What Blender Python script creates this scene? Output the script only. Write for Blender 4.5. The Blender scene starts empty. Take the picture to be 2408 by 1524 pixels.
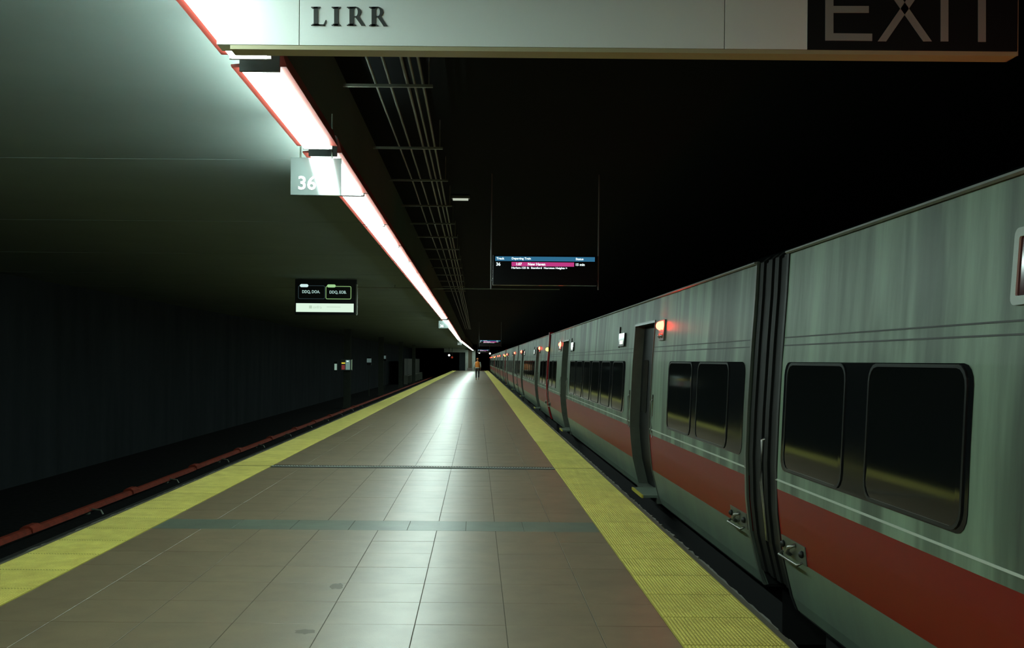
import bpy, bmesh, math, random
from mathutils import Vector, Matrix
random.seed(7)
SC = bpy.context.scene
COL = SC.collection
PI = math.pi

# ------------------------------------------------------------------ camera
FPX = 2341.0                      # focal length in pixels of the 2408 px wide frame (35 mm lens)
VPX, VPY = 1121.0, 847.0          # where the platform direction vanishes
cam_d = bpy.data.cameras.new('camera')
cam = bpy.data.objects.new('camera', cam_d)
COL.objects.link(cam)
cam_d.sensor_fit = 'HORIZONTAL'
cam_d.sensor_width = 36.0
cam_d.lens = 36.0 * FPX / 2408.0
cam_d.shift_x = (1204.0 - VPX) / 2408.0
cam_d.shift_y = (VPY - 762.0) / 2408.0
cam_d.clip_start = 0.05
cam_d.clip_end = 600
H = 1.6
ROLL = math.radians(0.5)
cam.matrix_world = Matrix.Translation((0, 0, H)) @ Matrix.Rotation(math.radians(90), 4, 'X') @ Matrix.Rotation(ROLL, 4, 'Z')
SC.camera = cam

# ------------------------------------------------------------------ world, exposure
world = bpy.data.worlds.new('tunnel_air')
SC.world = world
world.use_nodes = True
wn = world.node_tree
wn.nodes['Background'].inputs[0].default_value = (0, 0, 0, 1)
wn.nodes['Background'].inputs[1].default_value = 0.0
SC.cycles.max_bounces = 6
SC.cycles.diffuse_bounces = 3
SC.cycles.glossy_bounces = 3
SC.cycles.caustics_reflective = False
SC.cycles.caustics_refractive = False
SC.view_settings.view_transform = 'Standard'
SC.view_settings.look = 'None'
SC.view_settings.exposure = 0.0
SC.view_settings.gamma = 1.0
SC.view_settings.use_curve_mapping = False
LIGHT_COL = (0.75, 1.0, 0.92)
LIGHT_DOWN = 29.0
LIGHT_ADDED_SIDE = 95.0  # strength of the added, unseen side emitters

# ------------------------------------------------------------------ materials
MATS = {}
def mat(name, col, rough=0.6, metal=0.0, noise=0.0, nscale=4.0, stretch=(1, 1, 1), col2=None, bump=0.0, bscale=40.0,
        spec=0.5, vary=0.0, rough_noise=0.0, emit=None, estr=0.0, coat=0.0):
    if name in MATS:
        return MATS[name]
    m = bpy.data.materials.new(name)
    m.use_nodes = True
    nt = m.node_tree
    N, L = nt.nodes, nt.links
    b = N['Principled BSDF']
    b.inputs['Base Color'].default_value = (*col, 1)
    b.inputs['Roughness'].default_value = rough
    b.inputs['Metallic'].default_value = metal
    b.inputs['Specular IOR Level'].default_value = spec
    b.inputs['Coat Weight'].default_value = coat
    if emit:
        b.inputs['Emission Color'].default_value = (*emit, 1)
        b.inputs['Emission Strength'].default_value = estr
    geo = N.new('ShaderNodeNewGeometry')
    mp = N.new('ShaderNodeMapping')
    mp.inputs['Scale'].default_value = stretch
    L.new(geo.outputs['Position'], mp.inputs['Vector'])
    last = None
    if noise > 0:
        t = N.new('ShaderNodeTexNoise')
        t.inputs['Scale'].default_value = nscale
        t.inputs['Detail'].default_value = 8
        t.inputs['Roughness'].default_value = 0.62
        L.new(mp.outputs[0], t.inputs['Vector'])
        r = N.new('ShaderNodeValToRGB')
        c2 = col2 if col2 else tuple(c * 0.45 for c in col)
        r.color_ramp.elements[0].position = 0.5 - 0.22
        r.color_ramp.elements[1].position = 0.5 + 0.16
        r.color_ramp.elements[0].color = (*[a * noise + c * (1 - noise) for a, c in zip(c2, col)], 1)
        r.color_ramp.elements[1].color = (*col, 1)
        L.new(t.outputs['Fac'], r.inputs['Fac'])
        last = r.outputs['Color']
        if rough_noise > 0:
            mr = N.new('ShaderNodeMapRange')
            mr.inputs['To Min'].default_value = min(1, rough + rough_noise)
            mr.inputs['To Max'].default_value = max(0.02, rough - rough_noise)
            L.new(t.outputs['Fac'], mr.inputs['Value'])
            L.new(mr.outputs[0], b.inputs['Roughness'])
    if vary > 0:
        oi = N.new('ShaderNodeObjectInfo')
        mr = N.new('ShaderNodeMapRange')
        mr.inputs['To Min'].default_value = 1 - vary
        mr.inputs['To Max'].default_value = 1 + vary
        L.new(oi.outputs['Random'], mr.inputs['Value'])
        hs = N.new('ShaderNodeHueSaturation')
        if last is not None:
            L.new(last, hs.inputs['Color'])
        else:
            hs.inputs['Color'].default_value = (*col, 1)
        L.new(mr.outputs[0], hs.inputs['Value'])
        last = hs.outputs['Color']
    if last is not None:
        L.new(last, b.inputs['Base Color'])
    if bump > 0:
        t2 = N.new('ShaderNodeTexNoise')
        t2.inputs['Scale'].default_value = bscale
        t2.inputs['Detail'].default_value = 4
        L.new(geo.outputs['Position'], t2.inputs['Vector'])
        bp = N.new('ShaderNodeBump')
        bp.inputs['Strength'].default_value = bump
        bp.inputs['Distance'].default_value = 0.01
        L.new(t2.outputs['Fac'], bp.inputs['Height'])
        L.new(bp.outputs[0], b.inputs['Normal'])
    MATS[name] = m
    return m

def emis(name, col, strength):
    if name in MATS:
        return MATS[name]
    m = bpy.data.materials.new(name)
    m.use_nodes = True
    nt = m.node_tree
    nt.nodes.remove(nt.nodes['Principled BSDF'])
    e = nt.nodes.new('ShaderNodeEmission')
    e.inputs[0].default_value = (*col, 1)
    e.inputs[1].default_value = strength
    nt.links.new(e.outputs[0], nt.nodes['Material Output'].inputs[0])
    MATS[name] = m
    return m

M_TILE = mat('ceramic_tile', (0.25, 0.185, 0.105), 0.37, noise=0.4, nscale=3.0, vary=0.05, bump=0.08, bscale=120, rough_noise=0.04, spec=1.0)
M_TILE.node_tree.nodes['Principled BSDF'].inputs['IOR'].default_value = 1.7
M_TILEG = mat('cement_tile', (0.17, 0.20, 0.15), 0.38, noise=0.5, nscale=3.0, vary=0.05, bump=0.15, bscale=90)
M_GROUT = mat('grout', (0.11, 0.10, 0.075), 0.8, spec=0.2)
M_YELB = mat('tactile_base', (0.50, 0.43, 0.065), 0.65, noise=0.5, nscale=5, col2=(0.28, 0.21, 0.045), vary=0.05)
M_YEL = mat('tactile_yellow', (0.85, 0.76, 0.19), 0.55, noise=0.5, nscale=5, col2=(0.48, 0.37, 0.08), vary=0.06)
M_CONC = mat('platform_concrete', (0.24, 0.24, 0.21), 0.85, noise=0.8, nscale=6, bump=0.6, bscale=25)
M_SOOT = mat('sooty_concrete', (0.030, 0.037, 0.040), 0.9, noise=0.7, nscale=1.2, stretch=(1, 1, 0.2), bump=0.4, bscale=8, spec=0.05)
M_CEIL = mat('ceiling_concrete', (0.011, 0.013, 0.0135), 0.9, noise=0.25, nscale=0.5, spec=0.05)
M_SOFF = mat('added_soffit_paint', (0.17, 0.225, 0.215), 0.85, noise=0.2, nscale=0.7, spec=0.05)
M_BED = mat('track_bed', (0.016, 0.017, 0.017), 0.95, noise=0.8, nscale=9, bump=0.8, bscale=14, spec=0.05)
M_STEEL = mat('worn_steel', (0.42, 0.42, 0.38), 0.35, metal=0.9, noise=0.5, nscale=14)
M_GALV = mat('galvanised_steel', (0.20, 0.22, 0.17), 0.5, metal=0.4, noise=0.4, nscale=8)
M_DARK = mat('black_paint', (0.012, 0.012, 0.012), 0.5)
M_RUB = mat('black_rubber', (0.010, 0.011, 0.010), 0.55, noise=0.4, nscale=20)
M_BELL = mat('bellows_rubber', (0.012, 0.013, 0.0115), 0.6, noise=0.6, nscale=6, spec=0.2)
M_HOUS = mat('lamp_housing_red_glow', (0.42, 0.06, 0.045), 0.45)  # red put into the housing colour to imitate glow around the lamps
M_HEND = mat('lamp_end_cap', (0.16, 0.16, 0.16), 0.4)
M_RAILCOV = mat('third_rail_board', (0.32, 0.050, 0.024), 0.7, noise=0.8, nscale=7, col2=(0.13, 0.03, 0.018), spec=0.2)
M_BODY = mat('car_body_paint', (0.23, 0.33, 0.225), 0.45, noise=0.9, nscale=2.2, stretch=(1, 1.5, 0.16), col2=(0.06, 0.072, 0.06), rough_noise=0.08)
def streaks(m, dark):
    nt = m.node_tree
    N, L = nt.nodes, nt.links
    b = N['Principled BSDF']
    src = b.inputs['Base Color'].links[0].from_socket
    geo = N.new('ShaderNodeNewGeometry')
    mp = N.new('ShaderNodeMapping')
    mp.inputs['Scale'].default_value = (1, 1, 0.10)
    L.new(geo.outputs['Position'], mp.inputs['Vector'])
    t = N.new('ShaderNodeTexNoise')
    t.inputs['Scale'].default_value = 2.6
    t.inputs['Detail'].default_value = 3
    t.inputs['Distortion'].default_value = 0.35
    L.new(mp.outputs[0], t.inputs['Vector'])
    r = N.new('ShaderNodeValToRGB')
    r.color_ramp.elements[0].position = 0.42
    r.color_ramp.elements[1].position = 0.52
    r.color_ramp.elements[0].color = (dark, dark, dark, 1)
    r.color_ramp.elements[1].color = (1, 1, 1, 1)
    L.new(t.outputs['Fac'], r.inputs['Fac'])
    mx = N.new('ShaderNodeMix')
    mx.data_type = 'RGBA'
    mx.blend_type = 'MULTIPLY'
    mx.inputs['Factor'].default_value = 1.0
    L.new(src, mx.inputs['A'])
    L.new(r.outputs['Color'], mx.inputs['B'])
    L.new(mx.outputs['Result'], b.inputs['Base Color'])
streaks(M_BODY, 0.5)
M_RED = mat('car_red_stripe', (0.22, 0.011, 0.006), 0.38, noise=0.4, nscale=2, stretch=(1, 0.6, 2), col2=(0.19, 0.012, 0.010), spec=0.15)
M_SKIRT = mat('car_lower_paint', (0.16, 0.22, 0.155), 0.45, noise=0.6, nscale=2.5, stretch=(1, 1.2, 0.4), col2=(0.11, 0.12, 0.11))
M_ROOF = mat('car_roof', (0.02, 0.021, 0.021), 0.8)
M_GUTT = mat('car_gutter', (0.16, 0.17, 0.155), 0.45)
M_GLASS = mat('dark_glass', (0.006, 0.007, 0.007), 0.06, spec=0.7)
M_BAND = mat('black_band', (0.006, 0.007, 0.008), 0.12, spec=0.3)
M_GASK = mat('window_gasket', (0.012, 0.013, 0.013), 0.3, spec=0.3)
M_DOOR = mat('door_panel', (0.008, 0.009, 0.009), 0.5, spec=0.15)
M_JAMB = mat('door_jamb', (0.11, 0.125, 0.10), 0.4, noise=0.6, nscale=5)
M_PLATE = mat('step_plate', (0.13, 0.17, 0.13), 0.5)
M_LINE = mat('pale_pinstripe', (0.55, 0.6, 0.53), 0.4)
M_GROOVE = mat('groove_dark_line', (0.06, 0.065, 0.06), 0.6)  # dark tone for thin strips along the car side
M_WHITE = mat('sign_white', (0.86, 0.92, 0.88), 0.45)
M_SIGNTRIM = mat('sign_trim', (0.42, 0.38, 0.22), 0.5)
M_BLACKSIGN = mat('exit_black', (0.012, 0.014, 0.014), 0.4)
M_LETTER = mat('exit_letter_grey', (0.33, 0.35, 0.32), 0.5)
M_INK = mat('sign_ink', (0.03, 0.035, 0.03), 0.5)
M_NUMSIGN = mat('number_sign_face', (0.16, 0.19, 0.185), 0.07, spec=0.7)
M_NUMTXT = mat('number_white', (0.75, 0.8, 0.76), 0.5, emit=(0.9, 1, 0.95), estr=0.5)
M_SCREEN = mat('screen_black', (0.006, 0.007, 0.008), 0.2)
M_COLM = mat('column_paint', (0.045, 0.058, 0.04), 0.7, noise=0.6, nscale=4)
M_PALE = mat('pale_wall', (0.42, 0.47, 0.42), 0.7, noise=0.4, nscale=2)
M_BROWN = mat('brown_panel', (0.12, 0.09, 0.05), 0.6)
E_RED = emis('red_lamp_lens', (1.0, 0.03, 0.015), 40.0)
E_AMB = emis('amber_lamp_lens', (1.0, 0.62, 0.06), 7.0)
E_WHT = emis('white_lamp_lens', (0.95, 1.0, 0.85), 5.0)
E_STRIP = emis('strip_lens_down', LIGHT_COL, LIGHT_DOWN)
E_ADDED_SIDE = emis('added_side_light', LIGHT_COL, LIGHT_ADDED_SIDE)

# ------------------------------------------------------------------ mesh helpers
def box(bm, x0, x1, y0, y1, z0, z1, mi=0):
    v = [bm.verts.new(p) for p in ((x0, y0, z0), (x1, y0, z0), (x1, y1, z0), (x0, y1, z0),
                                   (x0, y0, z1), (x1, y0, z1), (x1, y1, z1), (x0, y1, z1))]
    for f in ((3, 2, 1, 0), (4, 5, 6, 7), (0, 1, 5, 4), (1, 2, 6, 5), (2, 3, 7, 6), (3, 0, 4, 7)):
        bm.faces.new([v[i] for i in f]).material_index = mi

def tube(bm, pts, r, n=8, cap=True):
    pts = [Vector(p) for p in pts]
    rs = r if isinstance(r, (list, tuple)) else [r] * len(pts)
    rings = []
    for i, p in enumerate(pts):
        d = (pts[min(i + 1, len(pts) - 1)] - pts[max(i - 1, 0)]).normalized()
        u = d.cross(Vector((0, 0, 1)))
        if u.length < 1e-3:
            u = Vector((1, 0, 0))
        u.normalize()
        w = d.cross(u)
        rings.append([bm.verts.new(p + (u * math.cos(2 * PI * k / n) + w * math.sin(2 * PI * k / n)) * rs[i]) for k in range(n)])
    for a, b in zip(rings, rings[1:]):
        for k in range(n):
            bm.faces.new((a[k], b[k], b[(k + 1) % n], a[(k + 1) % n]))
    if cap:
        bm.faces.new(list(reversed(rings[0])))
        bm.faces.new(rings[-1])

def extrude_poly(bm, pts, y0, y1):
    """polygon in x,z extruded along y"""
    a = [bm.verts.new((x, y0, z)) for x, z in pts]
    b = [bm.verts.new((x, y1, z)) for x, z in pts]
    n = len(pts)
    bm.faces.new(a)
    bm.faces.new(list(reversed(b)))
    for i in range(n):
        bm.faces.new((a[i], b[i], b[(i + 1) % n], a[(i + 1) % n]))

def dome(bm, c, r, axis=(-1, 0, 0), n=10, rings=4, flat=1.0):
    ax = Vector(axis).normalized()
    u = ax.orthogonal().normalized()
    w = ax.cross(u)
    c = Vector(c)
    prev = None
    for i in range(rings):
        a = i / rings * PI / 2
        ring = [bm.verts.new(c + (u * math.cos(2 * PI * k / n) + w * math.sin(2 * PI * k / n)) * r * math.cos(a) + ax * r * flat * math.sin(a)) for k in range(n)]
        if prev:
            for k in range(n):
                bm.faces.new((prev[k], prev[(k + 1) % n], ring[(k + 1) % n], ring[k]))
        else:
            bm.faces.new(list(reversed(ring)))
        prev = ring
    t = bm.verts.new(c + ax * r * flat)
    for k in range(n):
        bm.faces.new((prev[k], prev[(k + 1) % n], t))

def mesh_of(name, bm, mats, smooth=False, bevel=0.0):
    if bevel > 0:
        bmesh.ops.bevel(bm, geom=list(bm.edges), offset=bevel, segments=2, affect='EDGES', profile=0.7)
    bmesh.ops.recalc_face_normals(bm, faces=bm.faces)
    me = bpy.data.meshes.new(name)
    bm.to_mesh(me)
    bm.free()
    for m in (mats if isinstance(mats, (list, tuple)) else [mats]):
        me.materials.append(m)
    if smooth:
        for p in me.polygons:
            p.use_smooth = True
    return me

def link(name, me, parent=None, loc=None):
    o = bpy.data.objects.new(name, me)
    COL.objects.link(o)
    if parent is not None:
        o.parent = parent
    if loc is not None:
        o.location = loc
    return o

def obj(name, bm, mats, parent=None, smooth=False, bevel=0.0, loc=None):
    return link(name, mesh_of(name, bm, mats, smooth, bevel), parent, loc)

def bobj(name, dims, mats, parent=None, bevel=0.0):
    bm = bmesh.new()
    box(bm, *dims)
    return obj(name, bm, mats, parent, bevel=bevel)

def thing(name, label, cat, loc=(0, 0, 0), group=None):
    o = bpy.data.objects.new(name, None)
    COL.objects.link(o)
    o.location = loc
    o.empty_display_size = 0.2
    return tag(o, label, cat, group)

def tag(o, label, cat, group=None):
    o['label'] = label
    o['category'] = cat
    if group:
        o['group'] = group
    return o

def struct(o, label, cat):
    o['kind'] = 'structure'
    return tag(o, label, cat)

def copy_tree(o, parent=None):
    c = o.copy()
    COL.objects.link(c)
    c.parent = parent
    for ch in list(o.children):
        copy_tree(ch, c)
    return c

def text_mesh(body, size, mats, bold=0.0, align='LEFT', depth=0.002, space=1.0):
    """lettering as a mesh lying in the x,z plane, facing -y"""
    cu = bpy.data.curves.new('t', 'FONT')
    cu.body = body
    cu.size = size
    cu.offset = bold
    cu.align_x = align
    cu.extrude = depth
    cu.space_character = space
    cu.resolution_u = 3
    t = bpy.data.objects.new('t', cu)
    COL.objects.link(t)
    dg = bpy.context.evaluated_depsgraph_get()
    me = bpy.data.meshes.new_from_object(t.evaluated_get(dg))
    bpy.data.objects.remove(t)
    bpy.data.curves.remove(cu)
    me.transform(Matrix.Rotation(PI / 2, 4, 'X'))
    me.materials.clear()
    me.materials.append(mats)
    return me

def text(name, body, size, mats, loc, parent, bold=0.0, align='LEFT', width=None, height=None, space=1.0):
    me = text_mesh(body, size, mats, bold, align, space=space)
    xs = [v.co.x for v in me.vertices]
    zs = [v.co.z for v in me.vertices]
    sx = width / (max(xs) - min(xs)) if width else 1
    sz = height / (max(zs) - min(zs)) if height else (1 if not width else sx)
    if width and not height:
        sz = sx
    if height and not width:
        sx = sz
    x0, z0 = min(xs), min(zs)
    for v in me.vertices:
        v.co.x = (v.co.x - (x0 if align == 'LEFT' else 0)) * sx
        v.co.z = (v.co.z - z0) * sz
    me.name = name
    return link(name, me, parent, loc)

# ------------------------------------------------------------------ the setting
YEND = 198.0
XL, XR = -3.72, 1.86           # platform edges
XIL, XIR = -3.03, 1.17         # inner edges of the tactile strips
XOL, XOR = -3.64, 1.775        # outer edges of the tactile strips
CEIL_Z = 3.95
SOFFIT_Z = 3.32
SOFFIT_X = -1.13

floor = bobj('floor', (XL + 0.04, XR - 0.04, -14, YEND, -0.35, -0.0025), M_GROUT)
struct(floor, 'long island platform paved in brown square tiles between two tracks', 'platform')
bobj('platform_foundation', (XL + 0.35, XR - 0.35, -14, YEND, -1.2, -0.35), M_SOOT, floor)

# square tiles: the near 37 rows one by one, the rest as paving slabs with seams in the material
seams = [XIL, -2.56, -2.01, -1.46, -0.91, -0.36, 0.19, 0.74, XIR]
PITCH = 0.551
G = 0.005
tile_mesh = {}
def tile(w, l, m, x, y):
    key = (round(w, 3), round(l, 3), m.name)
    if key not in tile_mesh:
        bm = bmesh.new()
        box(bm, -w / 2, w / 2, -l / 2, l / 2, -0.030, 0)
        bmesh.ops.bevel(bm, geom=[e for e in bm.edges if all(v.co.z > -0.01 for v in e.verts)], offset=0.001, segments=1, affect='EDGES')
        tile_mesh[key] = mesh_of('tile', bm, m)
    o = link('tile', tile_mesh[key], floor, (x, y, random.uniform(-0.0006, 0.0006)))
    o.rotation_euler = (random.uniform(-.0012, .0012), random.uniform(-.0012, .0012), 0)
y = 4.357
JOINT = (14.62, 14.98)
rows = []
while y < JOINT[0] - 0.02:
    y2 = min(y + PITCH, JOINT[0])
    rows.append((y, y2))
    y = y2
y = JOINT[1]
for k in range(18):
    rows.append((y, y + PITCH))
    y += PITCH
Y_TILE_END = y
for (a, b) in rows:
    band = abs(a - 9.315) < 0.1
    ss = seams if not band else [XIL, -2.29, -1.74, -1.19, -0.64, -0.09, 0.46, XIR]
    for x0, x1 in zip(ss, ss[1:]):
        if b - a > 0.05:
            tile(x1 - x0 - G, b - a - G, M_TILEG if band else M_TILE, (x0 + x1) / 2, (a + b) / 2)

def seam_material():
    m = M_TILE.copy()
    m.name = 'paving_far'
    nt = m.node_tree
    N, L = nt.nodes, nt.links
    b = N['Principled BSDF']
    src = b.inputs['Base Color'].links[0].from_socket
    geo = N.new('ShaderNodeNewGeometry')
    mp = N.new('ShaderNodeMapping')
    mp.inputs['Location'].default_value = (0.36, -Y_TILE_END, 0)
    L.new(geo.outputs['Position'], mp.inputs['Vector'])
    br = N.new('ShaderNodeTexBrick')
    br.offset = 0
    br.inputs['Scale'].default_value = 1.0
    br.inputs['Mortar Size'].default_value = 0.006
    br.inputs['Brick Width'].default_value = 0.55
    br.inputs['Row Height'].default_value = PITCH
    br.inputs['Mortar'].default_value = (0.12, 0.115, 0.09, 1)
    L.new(mp.outputs[0], br.inputs['Vector'])
    L.new(src, br.inputs['Color1'])
    L.new(src, br.inputs['Color2'])
    L.new(br.outputs['Color'], b.inputs['Base Color'])
    return m
M_FAR = seam_material()
joints_far = [41.2, 68.0, 95.0, 122.0, 150.0]
y = Y_TILE_END
for j in joints_far + [YEND]:
    bobj('paving_slab', (XIL, XIR, y + G, j - 0.05, -0.030, 0), M_FAR, floor)
    y = j + 0.05
bobj('paving_slab', (XIL, XIR, -14, 4.357 - G, -0.030, 0), M_FAR, floor)

# expansion joint across the platform: two dark cover plates and a knurled bright bar
bobj('joint_cover', (XIL, XIR, JOINT[0], 14.76, -0.030, -0.002), mat('joint_plate', (0.03, 0.035, 0.03), 0.7, spec=0.1), floor)
bobj('joint_cover', (XIL, XIR, 14.84, JOINT[1], -0.030, -0.002), MATS['joint_plate'], floor)
bm = bmesh.new()
box(bm, XIL, XIR, 14.78, 14.82, -0.030, 0.002)
x = XIL
while x < XIR - 0.03:
    box(bm, x, x + 0.022, 14.775, 14.825, 0.002, 0.008)
    x += 0.04
obj('joint_bar', bm, mat('joint_bar_metal', (.55, .58, .52), .4), floor)
for j in joints_far:
    bobj('joint_bar', (XOL, XOR, j - 0.05, j + 0.05, -0.030, -0.006), MATS['joint_plate'], floor)
# dark scuffs on the tiles: a dried spill
bm = bmesh.new()
def blot(bm, cx, cy, rx, ry, seed, z=0.0012):
    rnd = random.Random(seed)
    n = 16
    vs = [bm.verts.new((cx + rx * math.cos(2 * PI * k / n) * rnd.uniform(.6, 1.1), cy + ry * math.sin(2 * PI * k / n) * rnd.uniform(.6, 1.1), z)) for k in range(n)]
    bm.faces.new(vs)
blot(bm, -0.97, 7.0, 0.055, 0.11, 3)
obj('stain', bm, mat('stain', (0.15, 0.125, 0.085), 0.45), floor)
bm = bmesh.new()
blot(bm, -1.0, 5.83, 0.07, 0.06, 5)
obj('stain', bm, MATS['stain'], floor)

# tactile warning strips: panels with rows of small studs
def stud_mesh(w, l):
    bm_v, bm_f = [], []
    P = 0.0218
    nx, ny = int(w / P), int(l / P)
    ox, oy = -(nx - 1) * P / 2, -(ny - 1) * P / 2
    for i in range(nx):
        for j in range(ny):
            cx, cy = ox + i * P, oy + j * P
            b = len(bm_v)
            for r, z in ((0.0085, 0.0), (0.0052, 0.0048)):
                for k in range(5):
                    a = 2 * PI * k / 5 + .3
                    bm_v.append((cx + r * math.cos(a), cy + r * math.sin(a), z))
            for k in range(5):
                bm_f.append((b + k, b + (k + 1) % 5, b + 5 + (k + 1) % 5, b + 5 + k))
            bm_f.append(tuple(b + 5 + k for k in range(5)))
    me = bpy.data.meshes.new('studs')
    me.from_pydata(bm_v, [], bm_f)
    me.materials.append(M_YEL)
    return me
def far_tactile():
    m = M_YEL.copy()
    m.name = 'tactile_far'
    nt = m.node_tree
    N, L = nt.nodes, nt.links
    b = N['Principled BSDF']
    geo = N.new('ShaderNodeNewGeometry')
    v = N.new('ShaderNodeTexVoronoi')
    v.inputs['Scale'].default_value = 45
    v.inputs['Randomness'].default_value = 0.0
    L.new(geo.outputs['Position'], v.inputs['Vector'])
    bp = N.new('ShaderNodeBump')
    bp.inputs['Strength'].default_value = 0.6
    bp.inputs['Distance'].default_value = -0.006
    L.new(v.outputs['Distance'], bp.inputs['Height'])
    L.new(bp.outputs[0], b.inputs['Normal'])
    return m
M_YFAR = far_tactile()
PL = 0.61
for xa, xb in ((XOL, XIL), (XIR, XOR)):
    w = xb - xa
    sm = stud_mesh(w - 0.012, PL - 0.006)
    bm = bmesh.new()
    box(bm, -w / 2 + .001, w / 2 - .001, -PL / 2 + .0015, PL / 2 - .0015, -0.030, 0.001)
    pm = mesh_of('tactile_panel', bm, M_YELB)
    y = 4.40
    while y + PL < 20:
        if 14.7 < y < 14.8:
            y = 14.835
        o = link('tactile_panel', pm, floor, ((xa + xb) / 2, y + PL / 2, 0))
        o.rotation_euler = (0, 0, random.uniform(-.002, .002))
        s = link('studs', sm, o, (0, 0, 0.001))
        s['kind'] = 'stuff'
        y += PL
    prev = y
    for j in joints_far + [YEND]:
        bobj('tactile_run', (xa + .001, xb - .001, prev + .004, j - .05, -0.030, 0.002), M_YFAR, floor)
        prev = j + .05
    bobj('tactile_run', (xa + .001, xb - .001, -14, 4.395, -0.030, 0.002), M_YFAR, floor)

# worn concrete nosing along both edges, in lengths
def nosing(xi, xo, y0, y1, seed):
    rnd = random.Random(seed)
    bm = bmesh.new()
    n = max(2, int((y1 - y0) / 0.07))
    n = min(n, 40)
    sgn = 1 if xo > xi else -1
    lines = []
    for i in range(n + 1):
        yy = y0 + (y1 - y0) * i / n
        j = rnd.uniform(-0.016, 0.006) * (1 if rnd.random() < .75 else 2.2)
        lines.append([bm.verts.new(p) for p in ((xi, yy, -0.006), (xo + sgn * (j - 0.012), yy, -0.010 + rnd.uniform(-.004, .003)), (xo + sgn * j, yy, -0.03), (xo + sgn * j * .5, yy, -0.35), (xi, yy, -0.35))])
    for a, b in zip(lines, lines[1:]):
        for k in range(5):
            bm.faces.new((a[k], a[(k + 1) % 5], b[(k + 1) % 5], b[k]))
    bm.faces.new(lines[0])
    bm.faces.new(list(reversed(lines[-1])))
    return obj('edge_nosing', bm, M_CONC, floor)
s = 1
for xi, xo in ((XOL, XL), (XOR, XR)):
    ys = [-14, 4] + [4 + 1.8 * k for k in range(1, 15)] + [41.2, 68, 95, 122, 150, YEND]
    for a, b in zip(ys, ys[1:]):
        s += 1
        nosing(xi, xo, a + .006, b - .006, s)

XWL, XWR = -9.9, 6.4
struct(bobj('wall_left', (XWL - .4, XWL, -16, 206, -1.3, CEIL_Z), M_SOOT), 'sooty dark tunnel wall beyond the empty track', 'wall')
struct(bobj('wall_right', (XWR, XWR + .4, -16, 206, -1.3, CEIL_Z), M_SOOT), 'dark tunnel wall behind the standing train', 'wall')
struct(bobj('wall_back', (XWL, XWR, -16.4, -16, -1.3, CEIL_Z), M_SOOT), 'dark wall closing the hall behind the viewpoint', 'wall')
struct(bobj('wall_front', (XWL, XWR, 206, 206.4, -1.3, CEIL_Z), M_SOOT), 'dark wall at the far end of the platform', 'wall')
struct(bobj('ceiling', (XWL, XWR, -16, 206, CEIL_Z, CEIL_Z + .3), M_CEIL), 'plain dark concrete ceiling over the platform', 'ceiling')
sof = bobj('added_soffit', (XWL, SOFFIT_X, -16, 149.5, SOFFIT_Z, CEIL_Z), M_SOFF)  # added surface, lit to stand in for hazy glow beside the lamps
struct(sof, 'added pale soffit that catches the glow left of the strip lights', 'ceiling')
for k in range(0, 26):
    bobj('joint_batten', (XWL, SOFFIT_X - .02, 4.72 + 3.9 * k, 4.76 + 3.9 * k, SOFFIT_Z - .003, SOFFIT_Z + .01), M_SOFF, sof)
struct(bobj('ground', (XWL, XWR, -16, 206, -1.5, -1.2), M_BED), 'dark ballasted track bed below the platform', 'track bed')

# running rails of the empty track
def rail(x, label):
    bm = bmesh.new()
    extrude_poly(bm, [(x - .07, -1.2), (x + .07, -1.2), (x + .07, -1.185), (x + .012, -1.17), (x + .012, -1.08), (x + .036, -1.07),
                      (x + .036, -1.04), (x - .036, -1.04), (x - .036, -1.07), (x - .012, -1.08), (x - .012, -1.17), (x - .07, -1.185)], -14, 205)
    tag(obj('running_rail', bm, M_STEEL), label, 'rail', 'running rails of the empty track')
rail(-4.70, 'steel running rail of the empty track, nearer the platform edge')
rail(-6.135, 'steel running rail of the empty track, nearer the third rail')

# third rail with red-brown cover boards
tr = thing('third_rail', 'third rail under rusty red cover boards beside the empty track', 'third rail', (-6.92, 0, -1.2))
bm = bmesh.new()
box(bm, -.03, .03, 2, 205, 0.02, 0.07)
obj('contact_rail', bm, M_STEEL, tr)
y = 2.0
k = 0
while y < 200:
    L_ = 4.5 if y < 60 else 18
    bm = bmesh.new()
    extrude_poly(bm, [(-.07, .10), (.07, .10), (.08, .06), (.09, .06), (.08, .115), (.035, .14), (-.035, .14), (-.08, .115), (-.09, .06), (-.08, .06)], y + .01, y + L_ - .01)
    o = obj('cover_board', bm, M_RAILCOV, tr)
    o.location.z = random.uniform(-.006, .006)
    if y < 60:
        bm = bmesh.new()
        extrude_poly(bm, [(-.10, .07), (-.09, .12), (-.04, .145), (.04, .145), (.09, .12), (.10, .07), (.11, .07), (.10, .14), (.045, .18), (-.045, .18), (-.10, .14), (-.11, .07)], y - .16, y + .16)
        obj('splice_cap', bm, M_RAILCOV, tr)
        bm = bmesh.new()
        tube(bm, [(.10, y + 2.2, .09), (.26, y + 2.2, .07), (.30, y + 2.2, -.0)], .018, 6)
        box(bm, -.06, .06, y + 2.15, y + 2.25, -.0, .03)
        obj('bracket', bm, M_GALV, tr)
    y += L_
    k += 1

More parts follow.
